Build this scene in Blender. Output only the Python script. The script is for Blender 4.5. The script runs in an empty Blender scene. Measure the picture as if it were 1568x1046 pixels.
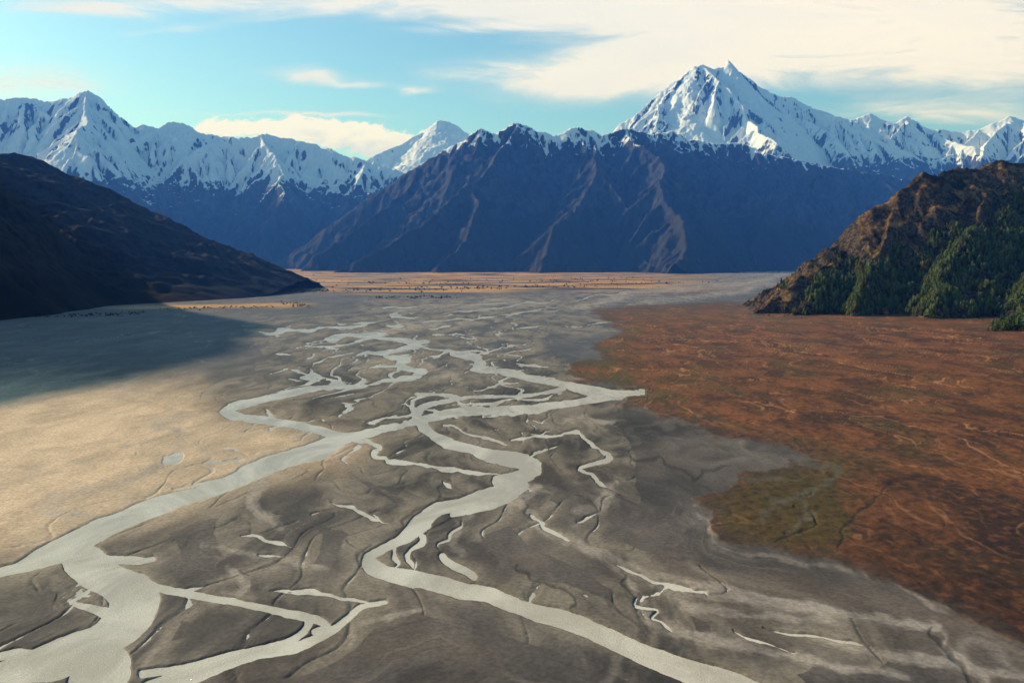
import bpy, math, numpy as np
from mathutils import Vector
rng=np.random.default_rng(7)
F=1358.0; CX=784.0; CY=523.0; HZ=395.0; H=150.0
TH=math.atan((CY-HZ)/F); cT,sT=math.cos(TH),math.sin(TH)
def ray(px,py):
    a=(px-CX); b=(CY-py)
    return a, F*cT+b*sT, -F*sT+b*cT
def gnd(px,py):
    dx,dy,dz=ray(px,py); t=-H/dz; return dx*t,dy*t
def at(px,py,D):
    dx,dy,dz=ray(px,py); t=D/dy; return (dx*t,D,H+dz*t)
# ---------- noise
_T={}
def gtab(seed):
    if seed not in _T:
        r=np.random.default_rng(1000+seed); a=r.random((256,256))*2*np.pi
        _T[seed]=(np.cos(a).astype(np.float32),np.sin(a).astype(np.float32))
    return _T[seed]
def perlin(x,y,seed=0):
    gx,gy=gtab(seed)
    xf=np.floor(x); yf=np.floor(y)
    xi=xf.astype(np.int64)&255; yi=yf.astype(np.int64)&255
    fx=(x-xf).astype(np.float32); fy=(y-yf).astype(np.float32)
    u=fx*fx*fx*(fx*(fx*6-15)+10); v=fy*fy*fy*(fy*(fy*6-15)+10)
    x1=(xi+1)&255; y1=(yi+1)&255
    def g(a,b,p,q): return gx[a,b]*p+gy[a,b]*q
    n0=g(xi,yi,fx,fy); n1=g(x1,yi,fx-1,fy); n2=g(xi,y1,fx,fy-1); n3=g(x1,y1,fx-1,fy-1)
    a=n0+u*(n1-n0); b=n2+u*(n3-n2)
    return (a+v*(b-a))*1.5
def fbm(x,y,o=4,seed=0,gain=.5,ridged=False):
    s=0;a=1.0;tot=0
    for i in range(o):
        n=perlin(x,y,seed+i)
        if ridged: n=1-2*np.abs(n)
        s=s+a*n; tot+=a; a*=gain; x=x*2.03+17.1; y=y*2.03-9.7
    return s/tot
def sst(a,b,x):
    t=np.clip((x-a)/(b-a),0,1); return t*t*(3-2*t)
def lin(r,g,b):
    c=np.array([r,g,b])/255.; return np.where(c<.04045,c/12.92,((c+.055)/1.055)**2.4).astype(np.float32)
# ---------- mesh helpers
def grid_mesh(name,X,Y,Z,mat,col=None,attrs=None,smooth=True):
    R,C=X.shape
    me=bpy.data.meshes.new(name)
    co=np.stack([X,Y,Z],-1).reshape(-1,3).astype(np.float32)
    idx=np.arange(R*C,dtype=np.int32).reshape(R,C)
    q=np.stack([idx[:-1,:-1],idx[:-1,1:],idx[1:,1:],idx[1:,:-1]],-1).reshape(-1,4)
    n=len(q)
    me.vertices.add(R*C); me.vertices.foreach_set('co',co.ravel())
    me.loops.add(n*4); me.loops.foreach_set('vertex_index',q.ravel())
    me.polygons.add(n); me.polygons.foreach_set('loop_start',np.arange(0,n*4,4,dtype=np.int32))
    me.polygons.foreach_set('loop_total',np.full(n,4,np.int32))
    me.polygons.foreach_set('use_smooth',np.full(n,smooth))
    me.update(calc_edges=True)
    if col is not None:
        a=me.color_attributes.new('Col','FLOAT_COLOR','POINT')
        c4=np.ones((R*C,4),np.float32); c4[:,:3]=col.reshape(-1,3); a.data.foreach_set('color',c4.ravel())
    for k,v in (attrs or {}).items():
        a=me.attributes.new(k,'FLOAT','POINT'); a.data.foreach_set('value',v.astype(np.float32).ravel())
    ob=bpy.data.objects.new(name,me); bpy.context.scene.collection.objects.link(ob)
    me.materials.append(mat); return ob
def tri_mesh(name,V,T,mat,col=None,smooth=False):
    me=bpy.data.meshes.new(name); n=len(T)
    me.vertices.add(len(V)); me.vertices.foreach_set('co',V.astype(np.float32).ravel())
    me.loops.add(n*3); me.loops.foreach_set('vertex_index',T.astype(np.int32).ravel())
    me.polygons.add(n); me.polygons.foreach_set('loop_start',np.arange(0,n*3,3,dtype=np.int32))
    me.polygons.foreach_set('loop_total',np.full(n,3,np.int32))
    me.polygons.foreach_set('use_smooth',np.full(n,smooth)); me.update(calc_edges=True)
    if col is not None:
        a=me.color_attributes.new('Col','FLOAT_COLOR','POINT')
        c4=np.ones((len(V),4),np.float32); c4[:,:3]=col; a.data.foreach_set('color',c4.ravel())
    ob=bpy.data.objects.new(name,me); bpy.context.scene.collection.objects.link(ob)
    me.materials.append(mat); return ob
# ---------- node helper
class NT:
    def __init__(s,tree): s.t=tree; s.n=tree.nodes; s.l=tree.links
    def new(s,ty,**k):
        n=s.n.new(ty)
        for a,b in k.items(): setattr(n,a,b)
        return n
    def put(s,sock,v):
        if isinstance(v,bpy.types.NodeSocket): s.l.new(v,sock)
        elif v is not None: sock.default_value=v
    def m(s,op,a,b=None,c=None,clamp=False):
        n=s.new('ShaderNodeMath',operation=op); n.use_clamp=clamp
        for i,v in enumerate((a,b,c)):
            if v is not None: s.put(n.inputs[i],v)
        return n.outputs[0]
    def ramp(s,x,a,b,lo=0.,hi=1.,smooth=True):
        n=s.new('ShaderNodeMapRange'); n.interpolation_type='SMOOTHSTEP' if smooth else 'LINEAR'
        s.put(n.inputs['Value'],x); n.inputs['From Min'].default_value=a; n.inputs['From Max'].default_value=b
        n.inputs['To Min'].default_value=lo; n.inputs['To Max'].default_value=hi; return n.outputs['Result']
    def mix(s,f,a,b,bt='MIX'):
        n=s.new('ShaderNodeMix',data_type='RGBA',blend_type=bt)
        s.put(n.inputs[0],f)
        for i,v in ((6,a),(7,b)):
            if isinstance(v,bpy.types.NodeSocket): s.l.new(v,n.inputs[i])
            else: n.inputs[i].default_value=(*[float(q) for q in v[:3]],1)
        return n.outputs[2]
    def noise(s,vec,scale,detail=4,rough=.55,dist=0.):
        n=s.new('ShaderNodeTexNoise'); s.put(n.inputs['Vector'],vec)
        n.inputs['Scale'].default_value=scale; n.inputs['Detail'].default_value=detail
        n.inputs['Roughness'].default_value=rough; n.inputs['Distortion'].default_value=dist
        return n.outputs['Fac']
    def scale(s,vec,sx,sy,sz):
        n=s.new('ShaderNodeVectorMath',operation='MULTIPLY'); s.put(n.inputs[0],vec); n.inputs[1].default_value=(sx,sy,sz); return n.outputs[0]
def newmat(name):
    m=bpy.data.materials.new(name); m.use_nodes=True
    T=NT(m.node_tree); b=m.node_tree.nodes['Principled BSDF']; return m,T,b
# ground
mg,T,b=newmat('gravel_plain')
at_=T.new('ShaderNodeAttribute',attribute_name='Col'); geo=T.new('ShaderNodeNewGeometry'); P=geo.outputs['Position']
n1=T.noise(P,.45,7,.78); n2=T.noise(T.scale(P,1,.5,1),.03,6,.65,.6)
k=T.m('MULTIPLY',T.ramp(n1,.3,.7,.68,1.32),T.ramp(n2,.3,.7,.84,1.16))
cm=T.new('ShaderNodeVectorMath',operation='SCALE'); T.l.new(at_.outputs['Color'],cm.inputs[0]); T.l.new(k,cm.inputs['Scale'])
T.l.new(cm.outputs[0],b.inputs['Base Color']); b.inputs['Roughness'].default_value=.75; b.inputs['Specular IOR Level'].default_value=.25
bp=T.new('ShaderNodeBump'); bp.inputs['Strength'].default_value=.3; bp.inputs['Distance'].default_value=.45
T.l.new(T.m('ADD',n1,n2),bp.inputs['Height']); T.l.new(bp.outputs[0],b.inputs['Normal'])
# water
mw,T,b=newmat('glacial_water')
geo=T.new('ShaderNodeNewGeometry'); P=geo.outputs['Position']
n1=T.noise(T.scale(P,1,.5,1),.018,6,.62,1.5)
c=T.mix(T.ramp(n1,.35,.65),(.54,.45,.32),(.80,.69,.51))
T.l.new(c,b.inputs['Base Color']); b.inputs['Roughness'].default_value=.14; b.inputs['IOR'].default_value=1.33
b.inputs['Specular IOR Level'].default_value=.6
bp=T.new('ShaderNodeBump'); bp.inputs['Strength'].default_value=1.; bp.inputs['Distance'].default_value=.3
T.l.new(T.noise(P,.9,5,.6,.8),bp.inputs['Height']); T.l.new(bp.outputs[0],b.inputs['Normal'])
# mountains
def mountain_mat(name,rock1,rock2,low,lowz,snowcol=(.76,.78,.82),nscale=.012,bump=14.,scree=(.10,.10,.11),nk=1.6):
    m,T,b=newmat(name)
    geo=T.new('ShaderNodeNewGeometry'); P=geo.outputs['Position']
    sep=T.new('ShaderNodeSeparateXYZ'); T.l.new(P,sep.inputs[0])
    a=T.new('ShaderNodeAttribute',attribute_name='snow'); g=T.new('ShaderNodeAttribute',attribute_name='gully')
    n1=T.noise(T.scale(P,1,1,.45),nscale,8,.7); n2=T.noise(P,nscale*.18,5,.6)
    rc=T.mix(T.ramp(n1,.35,.65),rock1,rock2)
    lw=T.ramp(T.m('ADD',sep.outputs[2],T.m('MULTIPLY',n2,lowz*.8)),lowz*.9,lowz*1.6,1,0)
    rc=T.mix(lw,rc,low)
    rc=T.mix(T.m('MULTIPLY',T.ramp(g.outputs['Fac'],.60,.80),T.ramp(n2,.45,.58,.0,.85)),rc,scree)
    s=T.m('ADD',a.outputs['Fac'],T.m('MULTIPLY',T.m('SUBTRACT',n1,.5),nk))
    sm=T.ramp(s,.35,.65)
    c=T.mix(sm,rc,snowcol); T.l.new(c,b.inputs['Base Color'])
    b.inputs['Roughness'].default_value=.9; b.inputs['Specular IOR Level'].default_value=.1
    bp=T.new('ShaderNodeBump'); bp.inputs['Strength'].default_value=.75; bp.inputs['Distance'].default_value=bump
    T.l.new(T.m('MULTIPLY',n1,T.m('SUBTRACT',1.35,sm)),bp.inputs['Height']); T.l.new(bp.outputs[0],b.inputs['Normal'])
    return m
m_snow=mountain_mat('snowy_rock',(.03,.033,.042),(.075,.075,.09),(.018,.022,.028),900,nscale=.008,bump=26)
m_dark=mountain_mat('alpine_rock',(.011,.013,.018),(.052,.052,.055),(.030,.028,.019),700,nscale=.010,bump=34,scree=(.26,.26,.27))  # rock colour kept dark to carry cloud shade over the central massif
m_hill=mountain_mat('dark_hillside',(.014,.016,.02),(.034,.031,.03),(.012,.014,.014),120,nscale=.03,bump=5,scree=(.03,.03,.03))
# ---------- ridge terrain
def densify(pts,step,jit=0.):
    out=[]
    for a,b in zip(pts[:-1],pts[1:]):
        n=max(1,int(math.hypot(b[0]-a[0],b[1]-a[1])/step))
        for i in range(n): 
            t=i/n; out.append([a[j]+(b[j]-a[j])*t for j in range(3)])
    out.append(list(pts[-1])); return out
def make_spurs(main,every,grad,rs,base=(0,-1),spread=.5,slope=.75,sub=True,zmin=0,seg=350):
    ridges=[]; pts=densify(main,every/4.)
    acc=0;last=None
    for p in pts:
        if last is not None: acc+=math.hypot(p[0]-last[0],p[1]-last[1])
        last=p
        if acc<every*(.7+.6*rs.random()): continue
        acc=0
        ang=math.atan2(base[1],base[0])+rs.normal()*spread
        x,y,z=p; z-=15; line=[[x,y,z]]; g=grad*(.8+.5*rs.random())
        while z>zmin:
            ang+=rs.normal()*.22; st=seg*(.7+.6*rs.random())
            x+=math.cos(ang)*st; y+=math.sin(ang)*st; z-=g*st*(.5+1.*rs.random()); line.append([x,y,z])
        ridges.append((line,slope*1.05))
        if sub:
            for q0,q1 in zip(line[:-1],line[1:]):
                for s2 in (-1,1):
                    if rs.random()<.8:
                        a2=math.atan2(q1[1]-q0[1],q1[0]-q0[0])+s2*(.9+.3*rs.random())
                        x2,y2,z2=q0; z2-=10; l2=[[x2,y2,z2]]
                        for kk in range(3):
                            st=seg*.6*(.7+.6*rs.random()); x2+=math.cos(a2)*st; y2+=math.sin(a2)*st; z2-=grad*1.3*st; l2.append([x2,y2,z2]); a2-=s2*.12
                        ridges.append((l2,slope*1.2))
    return ridges
def terrain(name,x0,x1,dx,y0,y1,dy,ridges,mat,snowline=None,snoww=260,seed=0,warp=70,rib=45,ribw=130,rough=30,rw=260,sbias=0,prof=.94,ks=2.6,kg=1.2,big=0,bigw=1400,lowfade=0):
    xs=np.arange(x0,x1,dx,dtype=np.float32); ys=np.arange(y0,y1,dy,dtype=np.float32)
    X,Y=np.meshgrid(xs,ys)
    WX=X+warp*fbm(X/800,Y/800,3,seed+3); WY=Y+warp*fbm(X/800,Y/800,3,seed+9)
    WX+=warp*.4*fbm(X/150,Y/150,3,seed+13); WY+=warp*.4*fbm(X/150,Y/150,3,seed+19)
    Hh=np.full(X.shape,-1e4,np.float32); DD=np.zeros_like(Hh); AR=np.zeros_like(Hh); off=0
    for line,sl in ridges:
        off+=37.7; arc=0
        for a,b in zip(line[:-1],line[1:]):
            ex,ey=b[0]-a[0],b[1]-a[1]; L2=ex*ex+ey*ey+1e-6; L=math.sqrt(L2)
            zm=max(a[2],b[2],50); rr=(zm+200)/sl*1.5+300
            i0=max(0,int((min(a[0],b[0])-rr-x0)/dx)); i1=min(len(xs),int((max(a[0],b[0])+rr-x0)/dx)+1)
            j0=max(0,int((min(a[1],b[1])-rr-y0)/dy)); j1=min(len(ys),int((max(a[1],b[1])+rr-y0)/dy)+1)
            if i1<=i0 or j1<=j0: arc+=L; continue
            S=(slice(j0,j1),slice(i0,i1))
            t=np.clip(((WX[S]-a[0])*ex+(WY[S]-a[1])*ey)/L2,0,1)
            d=np.hypot(WX[S]-(a[0]+ex*t),WY[S]-(a[1]+ey*t))
            hh=a[2]+(b[2]-a[2])*t-sl*300*(d/300+1e-5)**prof
            u=hh>Hh[S]
            Hh[S]=np.where(u,hh,Hh[S]); DD[S]=np.where(u,d,DD[S]); AR[S]=np.where(u,arc+t*L+off*100,AR[S])
            arc+=L
    aw=AR+40*fbm(X/200,Y/200,2,seed+27)
    R=fbm(aw/ribw,DD/(ribw*8),5,seed+23,.6,True)
    g=np.clip(DD/220,0,1)
    lf=np.clip(Hh/lowfade,.05,1) if lowfade else 1.
    Z=Hh-rib*g*lf*(.5-.5*R)*1.9
    rn=fbm(X/rw,Y/rw,7,seed+31,.6,True)
    Z=Z+rough*lf*(rn-.25)*(.45+.55*np.clip(DD/120,0,1))
    if big: Z=Z-big*np.clip(Hh/700,0,1)*np.clip(DD/500,0,1)*(.5-.5*fbm(X/bigw,Y/(bigw*1.6),3,seed+61,.5,True))*2
    Z=np.maximum(Z,-40)
    gy,gx=np.gradient(Z,dy,dx); nz=1/np.sqrt(1+gx*gx+gy*gy)
    at={}
    gul=np.clip(.5-.5*R,0,1); at['gully']=gul
    if snowline is not None:
        s=(Z-snowline)/snoww
        s=np.minimum(s,.9)+ (nz-.72)*ks +.6*fbm(X/700,Y/700,4,seed+41)+sbias+.5+kg*(gul-.42)*2+.8*(.2-rn)
        at['snow']=np.clip(s,-3,2.2)
    else: at['snow']=np.full(Z.shape,-3.)
    ob=grid_mesh(name,X,Y,Z,mat,attrs=at); return ob,X,Y,Z
def W(lst): return [at(*p) for p in lst]
rs=np.random.default_rng(3)
A=W([(-330,190,14200),(-240,150,14400),(-150,172,14600),(-60,150,14800),(0,155,15000),(40,150,15100),(75,158,15200),(105,152,15200),(135,140,15200),(150,149,15200),(170,168,15300),(185,181,15300),(205,193,15400),(240,194,15400),(265,185,15500),(285,191,15500),(310,206,15500),(340,211,15600),(370,213,15600),(400,207,15700),(440,213,15800),(480,221,15700),(520,235,15600),(560,248,15500),(600,260,15400),(660,280,15400)])
rA=[(A,1.0)]+make_spurs(A,800,.56,rs,base=(.15,-1),slope=.9,spread=.35)
terrain('snowy_mountain_range',-12500,400,17,9300,17500,22,rA,m_snow,1240,330,seed=50,rib=130,rough=165,rw=520,ks=3.1,kg=1.0,ribw=170,big=170,sbias=.85)
Fp=W([(520,262,21500),(580,246,21600),(610,232,21800),(628,222,22000),(650,203,22000),(672,185,22000),(690,187,22000),(712,202,22000),(735,212,22000),(800,235,22200),(900,250,22400)])
rF=[(Fp,.9)]+make_spurs(Fp,900,.5,rs,slope=.9,sub=False,zmin=800)
rF.append((W([(680,186,22000),(672,205,21600),(650,232,21000),(640,260,20400)]),1.))
terrain('distant_snowy_peak',-5200,2600,24,19000,23500,28,rF,m_snow,1500,300,seed=90,rib=110,rough=80,rw=450,sbias=.5,kg=.6)
Ck=W([(860,235,18000),(905,225,18400),(935,212,18700),(950,190,18800),(975,178,18900),(1000,158,18950),(1020,134,19000),(1045,116,19000),(1062,103,19000),(1076,101,19000),(1090,107,19050),(1108,102,19100),(1115,93,19100),(1130,109,19100),(1160,132,19100),(1190,149,19000),(1215,151,19000),(1240,164,19000),(1270,174,19000),(1300,185,19000),(1330,174,19000),(1365,191,18900),(1390,177,18900),(1420,198,18800),(1470,204,18700),(1500,197,18600),(1545,178,18500),(1568,186,18400),(1620,168,18300),(1700,198,18200),(1790,190,18000)])
rC=[(Ck,1.05)]
rC.append((W([(1071,103,19000),(1087,128,18750),(1078,150,18500),(1045,180,18100),(1010,200,17600),(985,225,17000)]),1.3))
rC.append((W([(1087,128,18750),(1100,160,18400),(1090,190,17900),(1080,225,17200)]),1.3))
rC.append((W([(1020,136,19000),(1000,165,18600),(965,200,18000)]),1.3))
rC.append((W([(1115,97,19100),(1130,135,18700),(1150,165,18300),(1165,190,17800),(1150,215,17200),(1160,240,16500)]),1.))
rC.append((W([(1215,154,19000),(1235,185,18400),(1280,210,17800),(1300,235,17000),(1310,260,16300)]),1.1))
rC.append((W([(1390,183,18900),(1360,215,18200),(1370,240,17300),(1400,260,16500)]),1.1))
rC.append((W([(1545,184,18500),(1510,220,17800),(1500,245,17000)]),1.1))
rC+=make_spurs(Ck[14:],800,.58,rs,slope=1.05,zmin=200)+make_spurs(Ck[3:12],700,.62,rs,slope=1.2,zmin=600)
terrain('high_snowy_peak',600,13800,17,14300,21000,21,rC,m_snow,1850,420,seed=120,rib=120,rough=125,rw=520,warp=60,ks=2.9,sbias=.65,kg=1.0,ribw=190,big=90,bigw=1200)
B=W([(395,412,11900),(450,386,12000),(510,345,12100),(560,308,12200),(600,281,12200),(640,257,12200),(680,232,12100),(720,211,12000),(740,199,12000),(760,206,12000),(790,190,12100),(820,202,12200),(850,206,12200),(885,196,12300),(920,208,12400),(960,200,12600),(1000,208,12800),(1030,203,12900),(1050,213,13000),(1100,223,13200),(1125,217,13300),(1150,233,13400),(1200,243,13600),(1260,255,13900),(1320,264,14200),(1380,273,14500),(1440,282,14800),(1500,290,15000),(1620,300,15300),(1760,300,15500)])
rB=[(B,.95)]
rB.append((W([(790,197,12100),(770,228,11600),(745,262,11000),(700,300,10400),(650,340,9900),(585,384,9400),(520,416,8950)]),.9))
rB.append((W([(720,285,10700),(735,315,10200),(720,345,9800),(700,380,9400),(670,414,9050)]),.9))
rB.append((W([(640,257,12200),(630,285,11700),(590,320,11200),(540,355,10700),(480,395,10200)]),.9))
rB.append((W([(885,203,12300),(900,240,11700),(880,290,11000),(860,335,10300),(850,385,9600),(840,415,9050)]),.9))
rB.append((W([(1000,212,12800),(1020,250,12200),(1010,300,11500),(1000,350,10700),(990,395,10000)]),.9))
rB.append((W([(1150,238,13400),(1170,280,12800),(1150,330,12000),(1130,380,11200)]),.9))
rB.append((W([(1260,259,13900),(1290,300,13200),(1280,350,12500),(1260,395,11900)]),.9))
rB+=make_spurs(B[6:],600,.56,rs,slope=.95,zmin=-10,spread=.35)
terrain('dark_mountain_ridge',-3900,11500,15,8300,16300,19,rB,m_dark,1500,240,seed=160,rib=125,rough=140,rw=380,sbias=.22,ribw=170,ks=2.2,kg=1.7,big=160)
C=W([(-150,214,3500),(-50,230,3700),(0,238,3900),(25,236,3950),(50,243,4000),(80,262,4050),(110,285,4150),(150,301,4300),(200,318,4500),(240,336,4700),(280,366,4900),(310,396,5150),(335,420,5350),(350,431,5500)])
C=[(-1950,1350,600),(-2080,1700,860),(-2170,2300,960),(-2240,2850,970)]+C  # unseen ridge left of frame, added to throw shade across the flat
rH=[(C[:5],1.08),(C[4:],.5)]+make_spurs(C[5:],420,.33,rs,base=(.6,-1),slope=.58,zmin=-5,seg=160,spread=.3)
terrain('dark_hill',-4600,-950,8,400,6300,11,rH,m_hill,None,seed=200,warp=50,rib=28,ribw=80,rough=36,rw=190,lowfade=170)
# ---------- right wooded hill
mh,T,b=newmat('wooded_hill_ground')
geo=T.new('ShaderNodeNewGeometry'); P=geo.outputs['Position']
sn=T.new('ShaderNodeSeparateXYZ'); T.l.new(geo.outputs['Normal'],sn.inputs[0])
n1=T.noise(P,.03,6,.68); n2=T.noise(P,.008,5,.62,.5); n3=T.noise(P,.12,6,.7)
tus=T.mix(T.ramp(n1,.42,.58),(.050,.030,.013),(.36,.19,.065)); tus=T.mix(T.ramp(n2,.44,.56),tus,(.02,.02,.010))
rk=T.mix(T.ramp(n3,.35,.65),(.015,.013,.012),(.18,.12,.075))
c=T.mix(T.ramp(sn.outputs[2],.56,.74),rk,tus); T.l.new(c,b.inputs['Base Color']); b.inputs['Roughness'].default_value=.9; b.inputs['Specular IOR Level'].default_value=.1
bp=T.new('ShaderNodeBump'); bp.inputs['Strength'].default_value=1.; bp.inputs['Distance'].default_value=8
T.l.new(T.m('ADD',n3,T.m('MULTIPLY',n1,2.)),bp.inputs['Height']); T.l.new(bp.outputs[0],b.inputs['Normal'])
Dd=W([(1165,476,2400),(1200,450,2440),(1235,418,2500),(1280,402,2560),(1318,384,2600),(1328,348,2640),(1345,316,2680),(1378,302,2700),(1400,287,2730),(1422,268,2760),(1450,268,2790),(1480,258,2820),(1510,262,2850),(1540,248,2880),(1575,250,2900),(1640,225,2950),(1750,190,3000),(1900,200,3000),(2100,260,2900)])
rD=[(Dd,.85)]
rD.append((W([(1382,308,2700),(1360,345,2600),(1345,385,2500),(1320,430,2400),(1290,478,2280)]),1.1))
rD.append((W([(1500,266,2840),(1520,300,2700),(1500,345,2550),(1470,390,2420),(1440,440,2300),(1410,483,2200)]),.8))
rD.append((W([(1640,225,2950),(1650,290,2700),(1640,350,2450),(1620,410,2250),(1590,470,2100)]),.75))
rD.append((W([(1318,384,2600),(1290,420,2520),(1250,450,2430),(1215,478,2330)]),.7))
obD,XD,YD,ZD=terrain('wooded_hill',550,3000,4.5,1650,4300,7,rD,mh,None,seed=240,warp=55,rib=34,ribw=50,rough=52,rw=130)
# ---------- ground
pyr=np.concatenate([np.arange(1180,500,-1.0),np.arange(500,397.4,-.5)])
pxc=np.concatenate([[-6000,-3500,-2000,-1200,-700,-400],np.arange(-200,1770,1.3),[1900,2200,2700,3500,5000,7500]])
PX,PY=np.meshgrid(pxc,pyr); X,Y=gnd(PX,PY)
PX=PX.astype(np.float32);PY=PY.astype(np.float32)
D=np.hypot(X,Y)
sc=np.clip(900/ D,.16,1.6)
wx=(6*fbm(X/30,Y/55,4,300,.5)+20*fbm(X/140,Y/260,3,305))*sc
wy=(3.5*fbm(X/30+50,Y/55,4,310,.5)+6*fbm(X/140,Y/260,3,315))*sc*np.clip((PY-400)/70,.05,1)
U=PX+wx; V=PY+wy
rl=np.random.default_rng(11)
def smooth_line(L):
    L=[list(map(float,p)) for p in L]
    thin=max(p[2] for p in L)<13
    if len(L)==2 or thin:
        M=[L[0]]
        for a,b in zip(L[:-1],L[1:]):
            dx,dy=b[0]-a[0],b[1]-a[1]
            for f in (.33,.67):
                j=rl.normal()*.09
                M+= [[a[0]+dx*f-dy*j*2.0,a[1]+dy*f+dx*j*.35,(a[2]+(b[2]-a[2])*f)*(.55+.8*rl.random())]]
            M+=[b]
        L=M
    if thin: L[0][2]*=.3; L[-1][2]*=.3
    P=np.array(L); P=np.vstack([2*P[0]-P[1],P,2*P[-1]-P[-2]]); out=[]
    for i in range(1,len(P)-2):
        for k in range(4):
            t=k/4; p0,p1,p2,p3=P[i-1:i+3]
            q=.5*((2*p1)+(-p0+p2)*t+(2*p0-5*p1+4*p2-p3)*t*t+(-p0+3*p1-3*p2+p3)*t**3); q[2]=max(q[2],.3); out.append(q)
    out.append(P[-2]); return out
def field(lines,cap=60):
    Fd=np.full(X.shape,float(cap),np.float32)
    for L in lines:
        L=smooth_line(L)
        for a,b in zip(L[:-1],L[1:]):
            r0,r1=a[2]/2,b[2]/2; m=cap*.75+max(r0,r1)+5
            rows=np.where((pyr>min(a[1],b[1])-m)&(pyr<max(a[1],b[1])+m))[0]; cols=np.where((pxc>min(a[0],b[0])-m-10)&(pxc<max(a[0],b[0])+m+10))[0]
            if len(rows)==0 or len(cols)==0: continue
            S=(slice(rows[0],rows[-1]+1),slice(cols[0],cols[-1]+1))
            ex,ey=b[0]-a[0],b[1]-a[1]; t=np.clip(((U[S]-a[0])*ex+(V[S]-a[1])*ey)/(ex*ex+ey*ey+1e-6),0,1)
            d=np.hypot(U[S]-a[0]-ex*t,V[S]-a[1]-ey*t)-(r0+(r1-r0)*t)
            Fd[S]=np.minimum(Fd[S],d)
    return Fd
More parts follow.
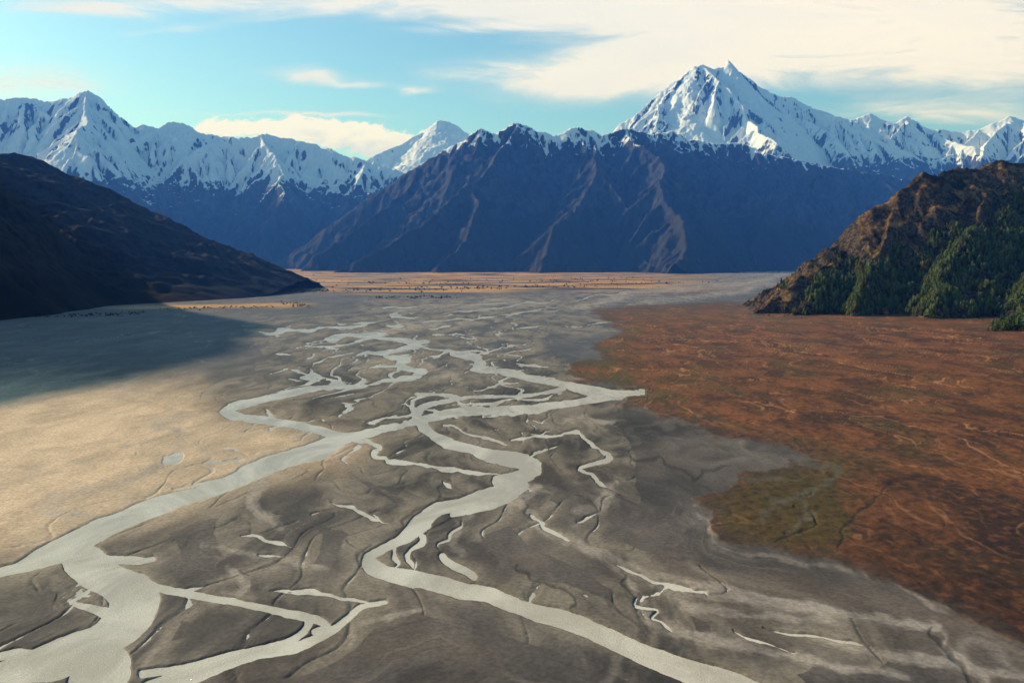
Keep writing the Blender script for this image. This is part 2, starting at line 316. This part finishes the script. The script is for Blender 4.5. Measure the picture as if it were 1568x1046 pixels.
river=[
 [(690,541,8),(735,548,14),(728,562,12),(770,570,10),(810,578,11),(870,588,14),(930,603,16),(985,601,8)],
 [(930,606,15),(880,615,13),(820,623,12),(760,629,13),(700,636,13),(650,648,13),(590,657,11),(545,667,12),(510,672,18)],
 [(760,545,3),(800,560,4),(840,563,3)],
 [(650,652,14),(648,632,12),(680,617,9),(740,609,6),(800,605,5),(860,594,7)],
 [(560,592,5),(500,594,9),(440,603,12),(385,617,14),(348,629,16),(375,640,14),(430,648,13),(490,658,14),(515,670,18)],
 [(405,628,5),(420,642,5)],
 [(515,672,22),(478,690,28),(430,706,26),(385,724,28),(350,743,24),(290,759,22),(235,777,26),(185,797,30),(140,818,36),(95,843,38),(50,860,28),(0,876,16),(-120,900,14)],
 [(95,843,36),(140,868,56),(185,890,56),(215,918,76),(200,950,62),(165,978,50),(110,1004,56),(60,1022,48),(-20,1035,24),(-140,1040,20)],
 [(150,985,40),(175,1015,56),(150,1040,76),(140,1090,90)],
 [(170,856,10),(215,857,14),(250,853,8)],
 [(215,880,10),(250,900,14),(300,910,12),(360,920,11),(420,935,13),(468,943,14),(492,955,12),(470,965,8)],
 [(585,918,6),(545,926,8),(525,945,9),(490,968,14),(440,990,16),(390,1002,18),(330,1018,26),(280,1035,32),(230,1060,44)],
 [(468,943,12),(450,970,10),(400,995,13),(300,1018,12),(215,1030,12)],
 [(430,905,3),(500,907,5),(560,920,4)],[(420,905,4),(470,903,6),(500,908,3)],
 [(655,655,18),(680,675,16),(730,690,15),(785,702,20),(818,714,22),(800,728,22),(775,738,24),(800,742,18),(760,757,22),(710,768,20),(665,780,24),(640,800,26),(612,822,20),(580,840,17),(562,857,22),(590,876,25),(640,886,25),(690,903,23),(740,913,23),(800,937,25),(860,951,27),(920,972,29),(980,1000,33),(1050,1026,37),(1110,1046,40),(1200,1090,50)],
 [(790,755,14),(750,772,12),(690,788,8)],
 [(645,795,12),(640,825,10),(620,848,8),(630,868,8)],[(612,815,6),(600,845,8),(600,870,8)],
 [(552,672,8),(572,685,6),(558,697,9),(585,708,8),(650,711,7),(710,716,6),(775,725,7)],
 [(515,668,8),(560,676,7)],[(690,655,4),(740,668,4),(775,680,5)],[(690,640,4),(640,625,3),(620,622,3)],
 [(440,578,4),(462,582,3)],[(525,550,3),(512,572,4),(520,588,3)],
 [(610,478,5),(600,484,5),(640,486,4)],
 [(395,508,5),(450,505,5),(520,503,5),(590,491,4)],[(515,497,4),(590,491,3)],
 [(495,522,8),(545,515,7),(595,509,6)],[(480,530,3),(560,520,4),(640,524,7),(660,522,4)],
 [(600,522,4),(640,530,8),(590,541,9),(550,544,6)],[(640,532,6),(690,538,4),(655,548,4)],
 [(590,546,6),(625,549,9),(610,560,8),(650,568,10),(630,578,10),(585,583,6),(560,590,5)],
 [(570,562,4),(610,560,5)],[(700,540,4),(770,532,4)],
 [(418,543,6),(440,545,3)],[(650,505,3),(700,497,3)],
 [(690,478,3),(740,474,4),(790,467,4),(850,459,3)],[(700,470,2),(800,463,2)],[(945,451,4),(968,448,4)],
 [(780,674,3),(830,668,4),(882,660,7),(905,678,6),(932,691,8),(895,714,6),(918,730,5),(935,747,5)],
 [(688,736,8),(700,745,6)],[(672,850,8),(688,868,14),(714,884,12)],[(668,842,4),(685,818,4),(706,797,3)],
 [(500,770,3),(540,783,5),(572,795,5)],[(372,818,5),(430,830,5),(455,836,3)],
 [(252,706,12),(270,702,14)],[(310,711,4),(345,708,6),(372,706,4)],
 [(808,790,6),(826,810,5),(880,835,5)],
 [(285,905,3),(320,898,4)],
 [(600,490,4),(615,500,3)],[(450,535,2),(520,530,2)],[(860,500,1.5),(940,494,2),(1000,488,1.5)],
 [(820,668,2),(835,660,2)],
 [(980,915,3),(1000,945,4),(1030,965,4)],[(1130,965,3),(1230,1000,4)],[(930,860,3),(990,884,4),(1060,902,5),(1090,915,3)],[(1180,962,3),(1260,975,4),(1340,990,3)],
 [(128,926,8),(150,932,14),(170,940,20)],[(0,1008,12),(40,1003,14),(90,1010,14)],
 [(720,775,4),(780,765,6),(810,745,8)],[(740,640,3),(790,635,4),(850,622,4)],[(700,622,4),(760,618,4),(850,600,4)],[(560,650,3),(610,640,4),(650,636,4)],
 [(480,560,2),(500,548,2),(540,540,3)],[(740,520,2),(700,512,2),(660,514,3)],[(450,566,3),(480,572,2)],[(790,585,3),(760,592,3),(720,600,3)],
 [(350,735,3),(300,742,3),(260,752,3)],[(590,800,3),(560,785,3)],[(400,848,2),(440,852,3)],[(850,680,2),(820,690,3),(800,700,3)],
 [(1120,424,1.8),(1180,418,2.4),(1235,412,3)],[(1000,441,1.5),(1100,430,2),(1160,424,2)],[(870,462,1.8),(940,452,2.4),(1010,444,2)],[(1130,414,1.4),(1200,411,2.4)],
 [(560,475,2),(600,470,2),(660,468,2)],[(760,482,2),(820,476,2),(870,470,2)],[(640,495,2),(700,488,3),(760,485,2)],[(780,505,2),(830,500,2.5)],[(820,530,2),(770,545,2)],
 [(940,760,2),(905,790,3),(880,800,2)],[(1240,795,3),(1250,808,4)],
]
dry=[
 [(808,790,12),(830,812,12),(880,835,14),(930,858,18),(990,882,22),(1080,905,26),(1180,920,20),(1300,940,14),(1440,962,10)],
 [(940,750,16),(925,775,16),(880,785,8)],[(960,880,8),(985,920,16),(1000,950,18),(1070,975,18),(1200,1005,14)],
 [(1020,900,10),(1060,930,12),(1140,945,8)],[(1080,940,4),(1200,945,8),(1300,960,6)],
 [(1200,965,8),(1350,1000,14),(1450,1015,10),(1568,1040,8)],[(1440,962,6),(1470,1005,10),(1520,1050,12)],[(1100,980,4),(1250,1010,8),(1400,1040,6)],
 [(270,700,16),(210,735,12),(130,755,14),(70,775,20),(150,795,8)],[(260,700,12),(275,660,8),(235,650,14),(290,635,8)],
 [(400,740,20),(395,780,16),(430,810,6)],[(780,780,12),(800,760,10),(830,740,8)],
 [(1060,780,2),(1150,850,3),(1280,870,4),(1400,905,7),(1568,975,10)],
 [(1000,560,4),(1060,600,4)],[(860,470,8),(950,455,8),(1050,443,8),(1150,432,7),(1225,414,5)],[(600,480,10),(720,470,8),(850,462,6)],
 [(960,470,6),(1100,450,5),(1200,435,4)],[(1100,418,4),(1190,414,5),(1240,411,5)],
 [(360,870,10),(380,905,14),(330,920,8)],
 [(720,790,10),(690,830,10),(700,850,10)],
 [(550,560,14),(640,560,16),(700,580,10)],[(560,510,8),(640,500,10),(720,490,8)],[(700,640,10),(800,625,8)],
 [(320,835,6),(420,850,8),(500,870,4)],[(640,930,4),(560,950,6),(520,990,4)],[(860,650,6),(900,640,6),(940,650,4)],
]
olch=[[(1180,690,4),(1240,715,8),(1290,722,8),(1270,745,8),(1215,765,7),(1235,795,12),(1210,815,6)],[(1215,765,5),(1180,775,8),(1170,800,6)],[(1110,735,3),(1170,740,4),(1230,738,5)]]
creek=[
 [(930,690,2),(970,702,3),(1010,698,3),(1060,735,4),(1075,722,3),(1120,715,2)],[(812,800,5),(798,785,3),(805,768,2)],[(955,878,3),(968,905,6),(975,935,4)],
 [(1430,960,4),(1450,990,7),(1480,1020,7),(1500,1055,6)],[(780,870,3),(800,890,5),(850,905,4),(872,925,3),(868,940,2)],
 [(690,740,2),(670,765,4),(625,790,4),(600,812,3)],[(560,836,4),(545,850,5),(552,870,4)],
 [(1290,850,3),(1310,800,5),(1345,775,4),(1370,740,3)],[(1195,830,5),(1230,815,3)],
]
F0=field(river,150); Fs=field(dry,90); Fc=field(creek); Fol=field(olch)
Fr=np.minimum(F0,60)
def poly_sdf(poly,U,V):
    d=np.full(U.shape,1e4,np.float32); ins=np.zeros(U.shape,bool); n=len(poly)
    for i in range(n):
        a=poly[i]; b=poly[(i+1)%n]; ex,ey=b[0]-a[0],b[1]-a[1]
        t=np.clip(((U-a[0])*ex+(V-a[1])*ey)/(ex*ex+ey*ey+1e-6),0,1)
        d=np.minimum(d,np.hypot(U-a[0]-ex*t,V-a[1]-ey*t))
        c=((a[1]>V)!=(b[1]>V)); ins^=c&(U<ex*(V-a[1])/(ey if abs(ey)>1e-6 else 1e-6)+a[0])
    return np.where(ins,-d,d)
vegP=[(905,474),(1000,468),(1100,462),(1200,466),(9000,466),(9000,1400),(2400,1250),(1568,978),(1480,935),(1400,902),(1290,868),(1200,840),(1130,822),(1090,785),(1040,765),(1110,735),(1200,718),(1250,712),(1190,685),(1120,670),(1060,656),(1000,640),(935,618),(990,603),(930,590),(870,572),(860,560),(930,545),(900,528),(960,505),(930,490)]
olP=[(1040,765),(1110,735),(1220,705),(1300,722),(1290,760),(1330,790),(1300,850),(1290,868),(1200,840),(1130,822),(1090,785)]
sunP=[(-4000,592),(120,596),(300,602),(350,640),(440,655),(530,672),(560,690),(520,712),(400,738),(300,775),(160,812),(60,855),(-100,865),(-4000,900)]
Fv=poly_sdf(vegP,U+wx*1.8,V+wy*1.8); Fo=poly_sdf(olP,U+wx*1.5,V+wy*2); Fsun=poly_sdf(sunP,U,V)
wX=X+40*fbm(X/150,Y/150,3,320); wY=Y+80*fbm(X/150,Y/150,3,325)
br=np.abs(fbm(wX/110,wY/260,3,330,.45)); br3=fbm(X/9,Y/22,3,337)
fade2=np.clip(1-(D-900)/1800,0,1)
bars=fbm(wX/120,wY/300,5,340,.62); bars2=fbm(wX/40+.3*bars,wY/130,5,342,.62)
cor=sst(10,-25,poly_sdf([(380,500),(560,488),(600,470),(860,455),(900,480),(800,520),(860,560),(880,640),(640,665),(540,640),(420,600),(420,560)],U,V))
th=np.abs(fbm(wX/85+3,wY/330,2,344,.4)); brk=fbm(X/120,Y/300,2,348)
thr=(th-.042*sst(-.25,.2,brk)*cor)*70
tb=np.abs(fbm(wX/50+13,wY/240,2,346,.4)); thr=np.minimum(thr,(tb-.026*sst(-.1,.25,fbm(X/90,Y/240,2,349))*cor)*60)
near=sst(38,8,Fr)*sst(540,620,PY)
th2=np.abs(fbm(wX/45,wY/120,2,352,.4)); thr2=(th2-.020*sst(.0,.35,fbm(X/60,Y/120,2,356))*near)*50
Fr=np.minimum(Fr,np.where(cor>.01,thr+.0,60)); Fr=np.minimum(Fr,np.where(near>.01,thr2+.3,60))
Fr=Fr+1.6*fbm(X/5,Y/12,4,358,.6)*fade2+4*np.maximum(fbm(wX/30,wY/80,3,359)-.1,0)-2.5*np.maximum(fbm(wX/45,wY/110,3,361)-.1,0)*(Fr<12)
Fall=np.minimum(np.minimum(F0,Fs+12),Fc+95)
lo1=fbm(Fall/16+3.5*bars+1.2*bars2,wX/70+wY/220,4,420,.65); lo2=fbm(Fall/6+4*bars+1.5*bars2,wX/40+wY/130,3,425,.6)
lnm=sst(540,640,PY)*(.25+.75*sst(-.1,.3,fbm(X/90,Y/170,3,430)))
veg=sst(3.5,-3.5,Fv+6*br3*fade2); ol=sst(-.25,.30,-Fo/70+.65*fbm(X/30,Y/60,4,410))*veg; sunlit=sst(45,-35,Fsun+14*bars); silt=sst(5,-4,Fs+8*br3+5*lo2)*(.4+.6*sst(-.3,.2,bars2))
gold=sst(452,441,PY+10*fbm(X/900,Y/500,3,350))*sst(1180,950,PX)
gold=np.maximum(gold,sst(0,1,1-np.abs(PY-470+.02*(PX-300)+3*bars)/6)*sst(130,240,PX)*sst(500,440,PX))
Zg=.60+.22*bars+.08*bars2-.06*sst(.05,.0,br)*(1-.5*veg)+.05*br3*fade2+(.06*lo1+.02*lo2)*lnm*(1-veg)
Zg+=veg*(.45+.7*np.clip(fbm(X/10,Y/10,3,360),-.3,1)*fade2)
Zg-=.28*sst(2.5,-2.5,Fc)
Zg=np.maximum(Zg,.18)
Zg=-.5+(Zg+.5)*sst(-2.6,2.6,Fr)
Zg=np.where(D>16000,Zg-2,Zg)
c_g=lin(92,82,74); c_g2=lin(60,54,50); c_br=lin(112,92,74); c_sunlit=lin(205,174,138); c_si=lin(164,148,132)
c_ru=lin(122,70,34); c_ru2=lin(60,33,17); c_ru3=lin(182,122,74); c_ol=lin(74,60,22); c_go=lin(188,138,82); c_dk=lin(40,37,36)
def mx(c,d,m): return c+(d-c)*m[...,None]
col=np.broadcast_to(c_g,X.shape+(3,)).astype(np.float32)
col=mx(col,c_g2,sst(-.25,.3,bars)*.95)
col=mx(col,lin(114,103,92),sst(.05,.4,bars2)*.5)
col=mx(col,c_dk,sst(-.05,-.4,bars2)*.5)
col=mx(col,c_br,sst(.05,.45,fbm(X/260,Y/260,4,371))*.7*sst(620,900,PY))
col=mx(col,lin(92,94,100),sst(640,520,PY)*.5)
col=mx(col,c_sunlit,sunlit*(.78+.22*sst(-.3,.2,bars2)))  # sunlit patch of the left flat, painted in as paler gravel
col=mx(col,lin(134,119,102),sst(.1,.4,lo1)*lnm*.3*(1-sunlit))
col=mx(col,c_dk,sst(-.12,-.4,lo1)*lnm*.34*(1-.8*sunlit)); col=mx(col,c_dk,sst(-.15,-.35,lo2)*lnm*.2*(1-.8*sunlit))
col=mx(col,c_si,sst(.045,.0,br)*.35*sst(-.1,.3,fbm(X/200,Y/300,3,374)))
col=mx(col,c_si,silt*.85)
wetm=sst(24,1.5,Fr)*sst(-.25,.2,bars2)
col=mx(col,lin(152,136,113),wetm*.55)
col=mx(col,c_dk,sst(4.,1.,Fr)*.22*(1-sunlit))
# vegetation
vb=fbm(wX/60,wY/110,6,380,.68); vb2=np.abs(fbm(wX/60,wY/230,4,390,.5)); vf=fbm(X/6,Y/9,4,395,.6); vb3=np.abs(fbm(wX/24,wY/85,4,397,.5)); vm=sst(-.25,.2,fbm(X/130,Y/200,3,399))
cv=np.broadcast_to(c_ru,X.shape+(3,)).astype(np.float32)
cv=mx(cv,c_ru2,sst(-.2,.25,vb)*.9)
cv=mx(cv,lin(84,66,32),sst(.05,.4,fbm(wX/90,wY/150,4,403))*.5)
cv=mx(cv,c_ru3,(sst(.032,0,vb2)*.7+sst(.04,0,vb3)*.4)*sst(1200,560,PY)*vm+sst(.03,0,vb2)*.2)
cv=mx(cv,c_ru2*.45,sst(.035,0,np.abs(fbm(wX/40+9,wY/160,3,401,.45)))*.6)
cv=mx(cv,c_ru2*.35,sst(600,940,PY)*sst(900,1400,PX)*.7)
cv=mx(cv,c_dk*.4,sst(.0,.4,vf)*.5*fade2)
cv=mx(cv,c_ru*1.25,sst(-.05,-.4,vf)*.4*fade2)
cv=mx(cv,lin(94,82,34),sst(-55,-5,Fv)*sst(-.15,.25,vb)*sst(660,610,PY)*.6)
cv=mx(cv,c_ol,ol*.8); cv=mx(cv,c_ru2*.6,ol*sst(0,.3,vf)*.5); cv=mx(cv,lin(98,90,74),sst(4,-3,Fol+5*br3)*.5)
cv=mx(cv,c_g2,sst(-22,0,Fv)*.45)
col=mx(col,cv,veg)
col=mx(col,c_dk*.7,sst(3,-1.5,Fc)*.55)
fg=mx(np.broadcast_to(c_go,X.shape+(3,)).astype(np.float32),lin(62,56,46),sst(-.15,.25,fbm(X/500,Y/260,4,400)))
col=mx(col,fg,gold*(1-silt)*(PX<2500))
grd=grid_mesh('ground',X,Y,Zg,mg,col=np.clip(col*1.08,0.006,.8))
xa=np.linspace(-1,1,160); ya=np.linspace(-3500,float(gnd(784,1180)[1]),60)
XA,YA=np.meshgrid(xa,ya); XA=np.sign(XA)*(np.abs(XA)**2)*3500*1.0
grid_mesh('ground_apron',XA,YA,.3+0*XA,mg,col=np.broadcast_to(c_g*.9,XA.shape+(3,)).copy())
bpy.data.objects['ground_apron'].parent=grd
xw=np.linspace(-6000,6500,3); yw=np.array([-3000,4000,15000.]); XW,YW=np.meshgrid(xw,yw)
grid_mesh('river',XW,YW,0*XW,mw)
# ---------- trees
def conifer(rs):
    V=[];Tt=[];sh=[]
    def ring(r,z,n,jag,dz=0):
        i0=len(V); ph=rs.random()*6.28
        for i in range(n):
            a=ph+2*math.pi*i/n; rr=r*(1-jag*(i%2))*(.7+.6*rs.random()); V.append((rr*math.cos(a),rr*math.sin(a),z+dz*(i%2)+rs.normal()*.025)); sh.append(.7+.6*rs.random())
        return i0
    n=5; a=ring(.025,0,n,0); b=ring(.012,.5,n,0)
    for i in range(n): j=(i+1)%n; Tt.extend([(a+i,a+j,b+j),(a+i,b+j,b+i)])
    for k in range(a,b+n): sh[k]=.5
    nt=6
    for t in range(nt):
        z=.08+.82*t/nt; r=.27*(1-(t/nt)**1.4)**.8+.03; n=10
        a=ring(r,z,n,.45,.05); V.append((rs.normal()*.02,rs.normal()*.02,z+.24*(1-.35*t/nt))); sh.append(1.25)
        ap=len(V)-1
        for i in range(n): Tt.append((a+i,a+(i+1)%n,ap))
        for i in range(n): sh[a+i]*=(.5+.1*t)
    return np.array(V),np.array(Tt),np.array(sh)
mf,T,b=newmat('foliage'); at_=T.new('ShaderNodeAttribute',attribute_name='Col')
T.l.new(at_.outputs['Color'],b.inputs['Base Color']); b.inputs['Roughness'].default_value=.8; b.inputs['Specular IOR Level'].default_value=.1
def hgt(x,y):
    i=(x-550)/4.5; j=(y-1650)/7
    i0=np.clip(i.astype(int),0,XD.shape[1]-2); j0=np.clip(j.astype(int),0,XD.shape[0]-2); fi=i-i0; fj=j-j0
    return (ZD[j0,i0]*(1-fi)+ZD[j0,i0+1]*fi)*(1-fj)+(ZD[j0+1,i0]*(1-fi)+ZD[j0+1,i0+1]*fi)*fj
temps=[conifer(np.random.default_rng(i)) for i in range(8)]
def scatter(name,xs,ys,zs,hs,base,wid=(1.,1.35)):
    Vs=[];Ts=[];Cs=[];o=0
    for i in range(len(xs)):
        v,t,s=temps[i%8]; h=hs[i]; a=rng.random()*6.28; w=h*(wid[0]+(wid[1]-wid[0])*rng.random())
        c,sn_=math.cos(a),math.sin(a)
        vv=np.stack([xs[i]+w*(v[:,0]*c-v[:,1]*sn_),ys[i]+w*(v[:,0]*sn_+v[:,1]*c),zs[i]-.4+h*v[:,2]],-1)
        Vs.append(vv);Ts.append(t+o);o+=len(v)
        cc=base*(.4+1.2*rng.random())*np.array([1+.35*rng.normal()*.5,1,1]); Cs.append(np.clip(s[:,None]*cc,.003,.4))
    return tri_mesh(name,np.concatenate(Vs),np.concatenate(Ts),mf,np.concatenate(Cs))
N=72000
x=rng.uniform(700,1900,N); y=rng.uniform(1950,2900,N); z=hgt(x,y)
px=CX+F*x/y
lim=80+.36*(x-800)+80*fbm(x/110,y/110,3,500)
dens=.5+1.1*fbm(x/60,y/60,3,505)
scr=(rng.random(N)<.035)&(z>2)&(px>1190)
ok=((z>2)&(z<lim)&(px>1235+25*fbm(x/50,y/50,2,510))&(rng.random(N)<np.clip(dens,.05,.75))&(y<2780))|scr
x,y,z=x[ok],y[ok],z[ok]; print('trees',len(x))
big=sst(lim[ok]+10,lim[ok]-50,z)
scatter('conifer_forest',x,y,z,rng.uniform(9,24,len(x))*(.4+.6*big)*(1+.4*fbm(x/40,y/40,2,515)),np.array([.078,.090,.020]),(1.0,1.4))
n=110; px_=rng.uniform(1515,1640,n); d_=rng.uniform(1800,1960,n); xx=(px_-CX)/F*d_
scatter('pine_grove',xx,d_,np.zeros(n)+.5,rng.uniform(16,34,n)*np.clip((px_-1495)/45,.35,1),np.array([.05,.065,.018]))
xs=[];ys=[]
for (ax,ay,bx,by,n,sp) in [(440,447,790,441,170,1.6),(430,465,480,470,40,1.5),(240,474,420,470,60,1.),(0,487,220,480,160,1.5),(560,457,700,455,90,1.3),(1160,478,1240,483,60,3),(800,440,1100,432,80,1.5),(130,443,150,440,25,1),(1380,487,1568,490,60,1.5),(350,436,1000,428,200,3)]:
    t=rng.random(n); a=ax+(bx-ax)*t; bb=ay+(by-ay)*t+rng.normal(size=n)*sp
    gx_,gy_=gnd(a,np.maximum(bb,420)); xs.append(gx_);ys.append(gy_)
xs=np.concatenate(xs);ys=np.concatenate(ys)
scatter('shrub_thicket',xs,ys,np.zeros(len(xs))+.4,rng.uniform(2.5,7,len(xs))*np.clip(ys/3500,.6,1.4),np.array([.03,.028,.018]),(1.8,4.2))
# ---------- haze
bpy.ops.mesh.primitive_cube_add(size=1); hz=bpy.context.object; hz.name='valley_haze'
hz.scale=(44000,24000,3300); hz.location=(0,13100,1650-20)
mv=bpy.data.materials.new('haze'); mv.use_nodes=True; t=mv.node_tree; t.nodes.clear()
o=t.nodes.new('ShaderNodeOutputMaterial'); v=t.nodes.new('ShaderNodeVolumeScatter')
v.inputs['Color'].default_value=(.065,.235,.90,1); v.inputs['Density'].default_value=4.2e-5; v.inputs['Anisotropy'].default_value=.1
t.links.new(v.outputs[0],o.inputs['Volume']); hz.data.materials.append(mv)
# ---------- light
SE=math.radians(26); AZ=math.radians(-62)
sd=Vector((math.sin(AZ)*math.cos(SE),math.cos(AZ)*math.cos(SE),math.sin(SE)))
L=bpy.data.lights.new('sun','SUN'); L.energy=5.0; L.angle=math.radians(1.0); L.color=(1,.87,.70)
lo=bpy.data.objects.new('sun',L); lo.rotation_euler=sd.to_track_quat('Z','Y').to_euler(); lo.location=(0,0,5000); bpy.context.scene.collection.objects.link(lo)
w=bpy.data.worlds.new('World'); bpy.context.scene.world=w; w.use_nodes=True
T=NT(w.node_tree); bg=w.node_tree.nodes['Background']; bg.inputs['Strength'].default_value=.09
sky=T.new('ShaderNodeTexSky',sky_type='NISHITA'); sky.sun_disc=False; sky.sun_elevation=SE; sky.sun_rotation=AZ
tc=T.new('ShaderNodeTexCoord'); sp=T.new('ShaderNodeSeparateXYZ'); T.l.new(tc.outputs['Generated'],sp.inputs[0])
yy=T.m('MAXIMUM',T.m('ABSOLUTE',sp.outputs[1]),.08)
a0=T.m('DIVIDE',sp.outputs[0],yy); e0=T.m('DIVIDE',sp.outputs[2],yy)
cb=T.new('ShaderNodeCombineXYZ'); T.l.new(a0,cb.inputs[0]); T.l.new(e0,cb.inputs[1]); AEv=cb.outputs[0]
nA=T.noise(T.scale(AEv,3,10,1),1.,7,.6,.6); nB=T.noise(T.scale(AEv,16,30,1),1.,7,.65,.3); nC=T.noise(T.scale(AEv,2.2,13,1),2.,8,.66,1.0)
a=T.m('ADD',a0,T.m('MULTIPLY',T.m('SUBTRACT',nA,.5),.22)); e=T.m('ADD',e0,T.m('MULTIPLY',T.m('SUBTRACT',nA,.5),.05))
def ell(aa,ee,cx,cy,rx,ry,rot=0,wt=1):
    a_,e_=(cx-CX)/F,(HZ-cy)/F; c_,s_=math.cos(math.radians(rot)),math.sin(math.radians(rot))
    da=T.m('SUBTRACT',aa,a_); de=T.m('SUBTRACT',ee,e_)
    p=T.m('MULTIPLY',T.m('ADD',T.m('MULTIPLY',da,c_),T.m('MULTIPLY',de,s_)),F/rx)
    q=T.m('MULTIPLY',T.m('SUBTRACT',T.m('MULTIPLY',de,c_),T.m('MULTIPLY',da,s_)),F/ry)
    r=T.m('ADD',T.m('MULTIPLY',p,p),T.m('MULTIPLY',q,q))
    return T.m('MULTIPLY',T.m('POWER',2.718,T.m('MULTIPLY',r,-1.)),wt)
dn=None
for E in [(1260,30,400,65,0,1.5),(860,124,140,28,-2,1.4),(1420,90,260,50,-6,1.1),(1040,85,200,45,12,.8),(640,10,420,26,0,1.3),(60,135,130,30,0,.85),(470,128,90,14,0,.8),(1450,180,200,20,0,.75),(420,184,200,4,0,.7),(660,140,22,7,0,.9),(200,20,160,12,0,.6),(780,50,160,10,4,.5),(1100,120,160,40,0,.7),(580,135,50,6,0,.5),(330,50,150,8,6,.4)]:
    v_=ell(a,e,*E); dn=v_ if dn is None else T.m('ADD',dn,v_)
dn=T.m('MULTIPLY',dn,T.ramp(nC,.3,.7,.4,1.35)); cl=T.ramp(dn,.06,1.05)
a2=T.m('ADD',a0,T.m('MULTIPLY',T.m('SUBTRACT',nB,.5),.05)); e2=T.m('ADD',e0,T.m('MULTIPLY',T.m('SUBTRACT',nB,.5),.06))
d2=None
for E in [(350,203,50,13,0,1.2),(450,202,70,19,0,1.2),(540,216,60,20,0,1.2),(610,228,60,22,0,1.2),(670,235,50,18,0,1.)]:
    v_=ell(a2,e2,*E); d2=v_ if d2 is None else T.m('ADD',d2,v_)
cl2=T.ramp(d2,.38,.7)
tint=T.mix(1.,sky.outputs[0],(1.0,1.58,1.75),'MULTIPLY')
ccol=T.mix(T.ramp(a0,-.3,.5),(10.0,10.2,10.5),(11.3,10.6,9.8))
ccol=T.mix(T.ramp(nC,.35,.7,.0,.4),ccol,(8.7,9.2,9.8))
c=T.mix(cl,tint,ccol); c=T.mix(T.m('MULTIPLY',cl2,.95),c,T.mix(T.ramp(T.m('ADD',e2,T.m('MULTIPLY',nB,.05)),.13,.165),(8.0,8.8,10.2),(11.4,11.1,10.7)))
T.l.new(c,bg.inputs['Color'])
# ---------- camera
cam=bpy.data.cameras.new('camera'); cam.sensor_width=36; cam.lens=36*F/1568; cam.clip_start=1; cam.clip_end=200000
co=bpy.data.objects.new('camera',cam); co.location=(0,0,H); co.rotation_euler=(math.pi/2-TH,0,0)
bpy.context.scene.collection.objects.link(co); bpy.context.scene.camera=co
s=bpy.context.scene; s.view_settings.view_transform='Standard'; s.view_settings.look='None'; s.view_settings.exposure=0
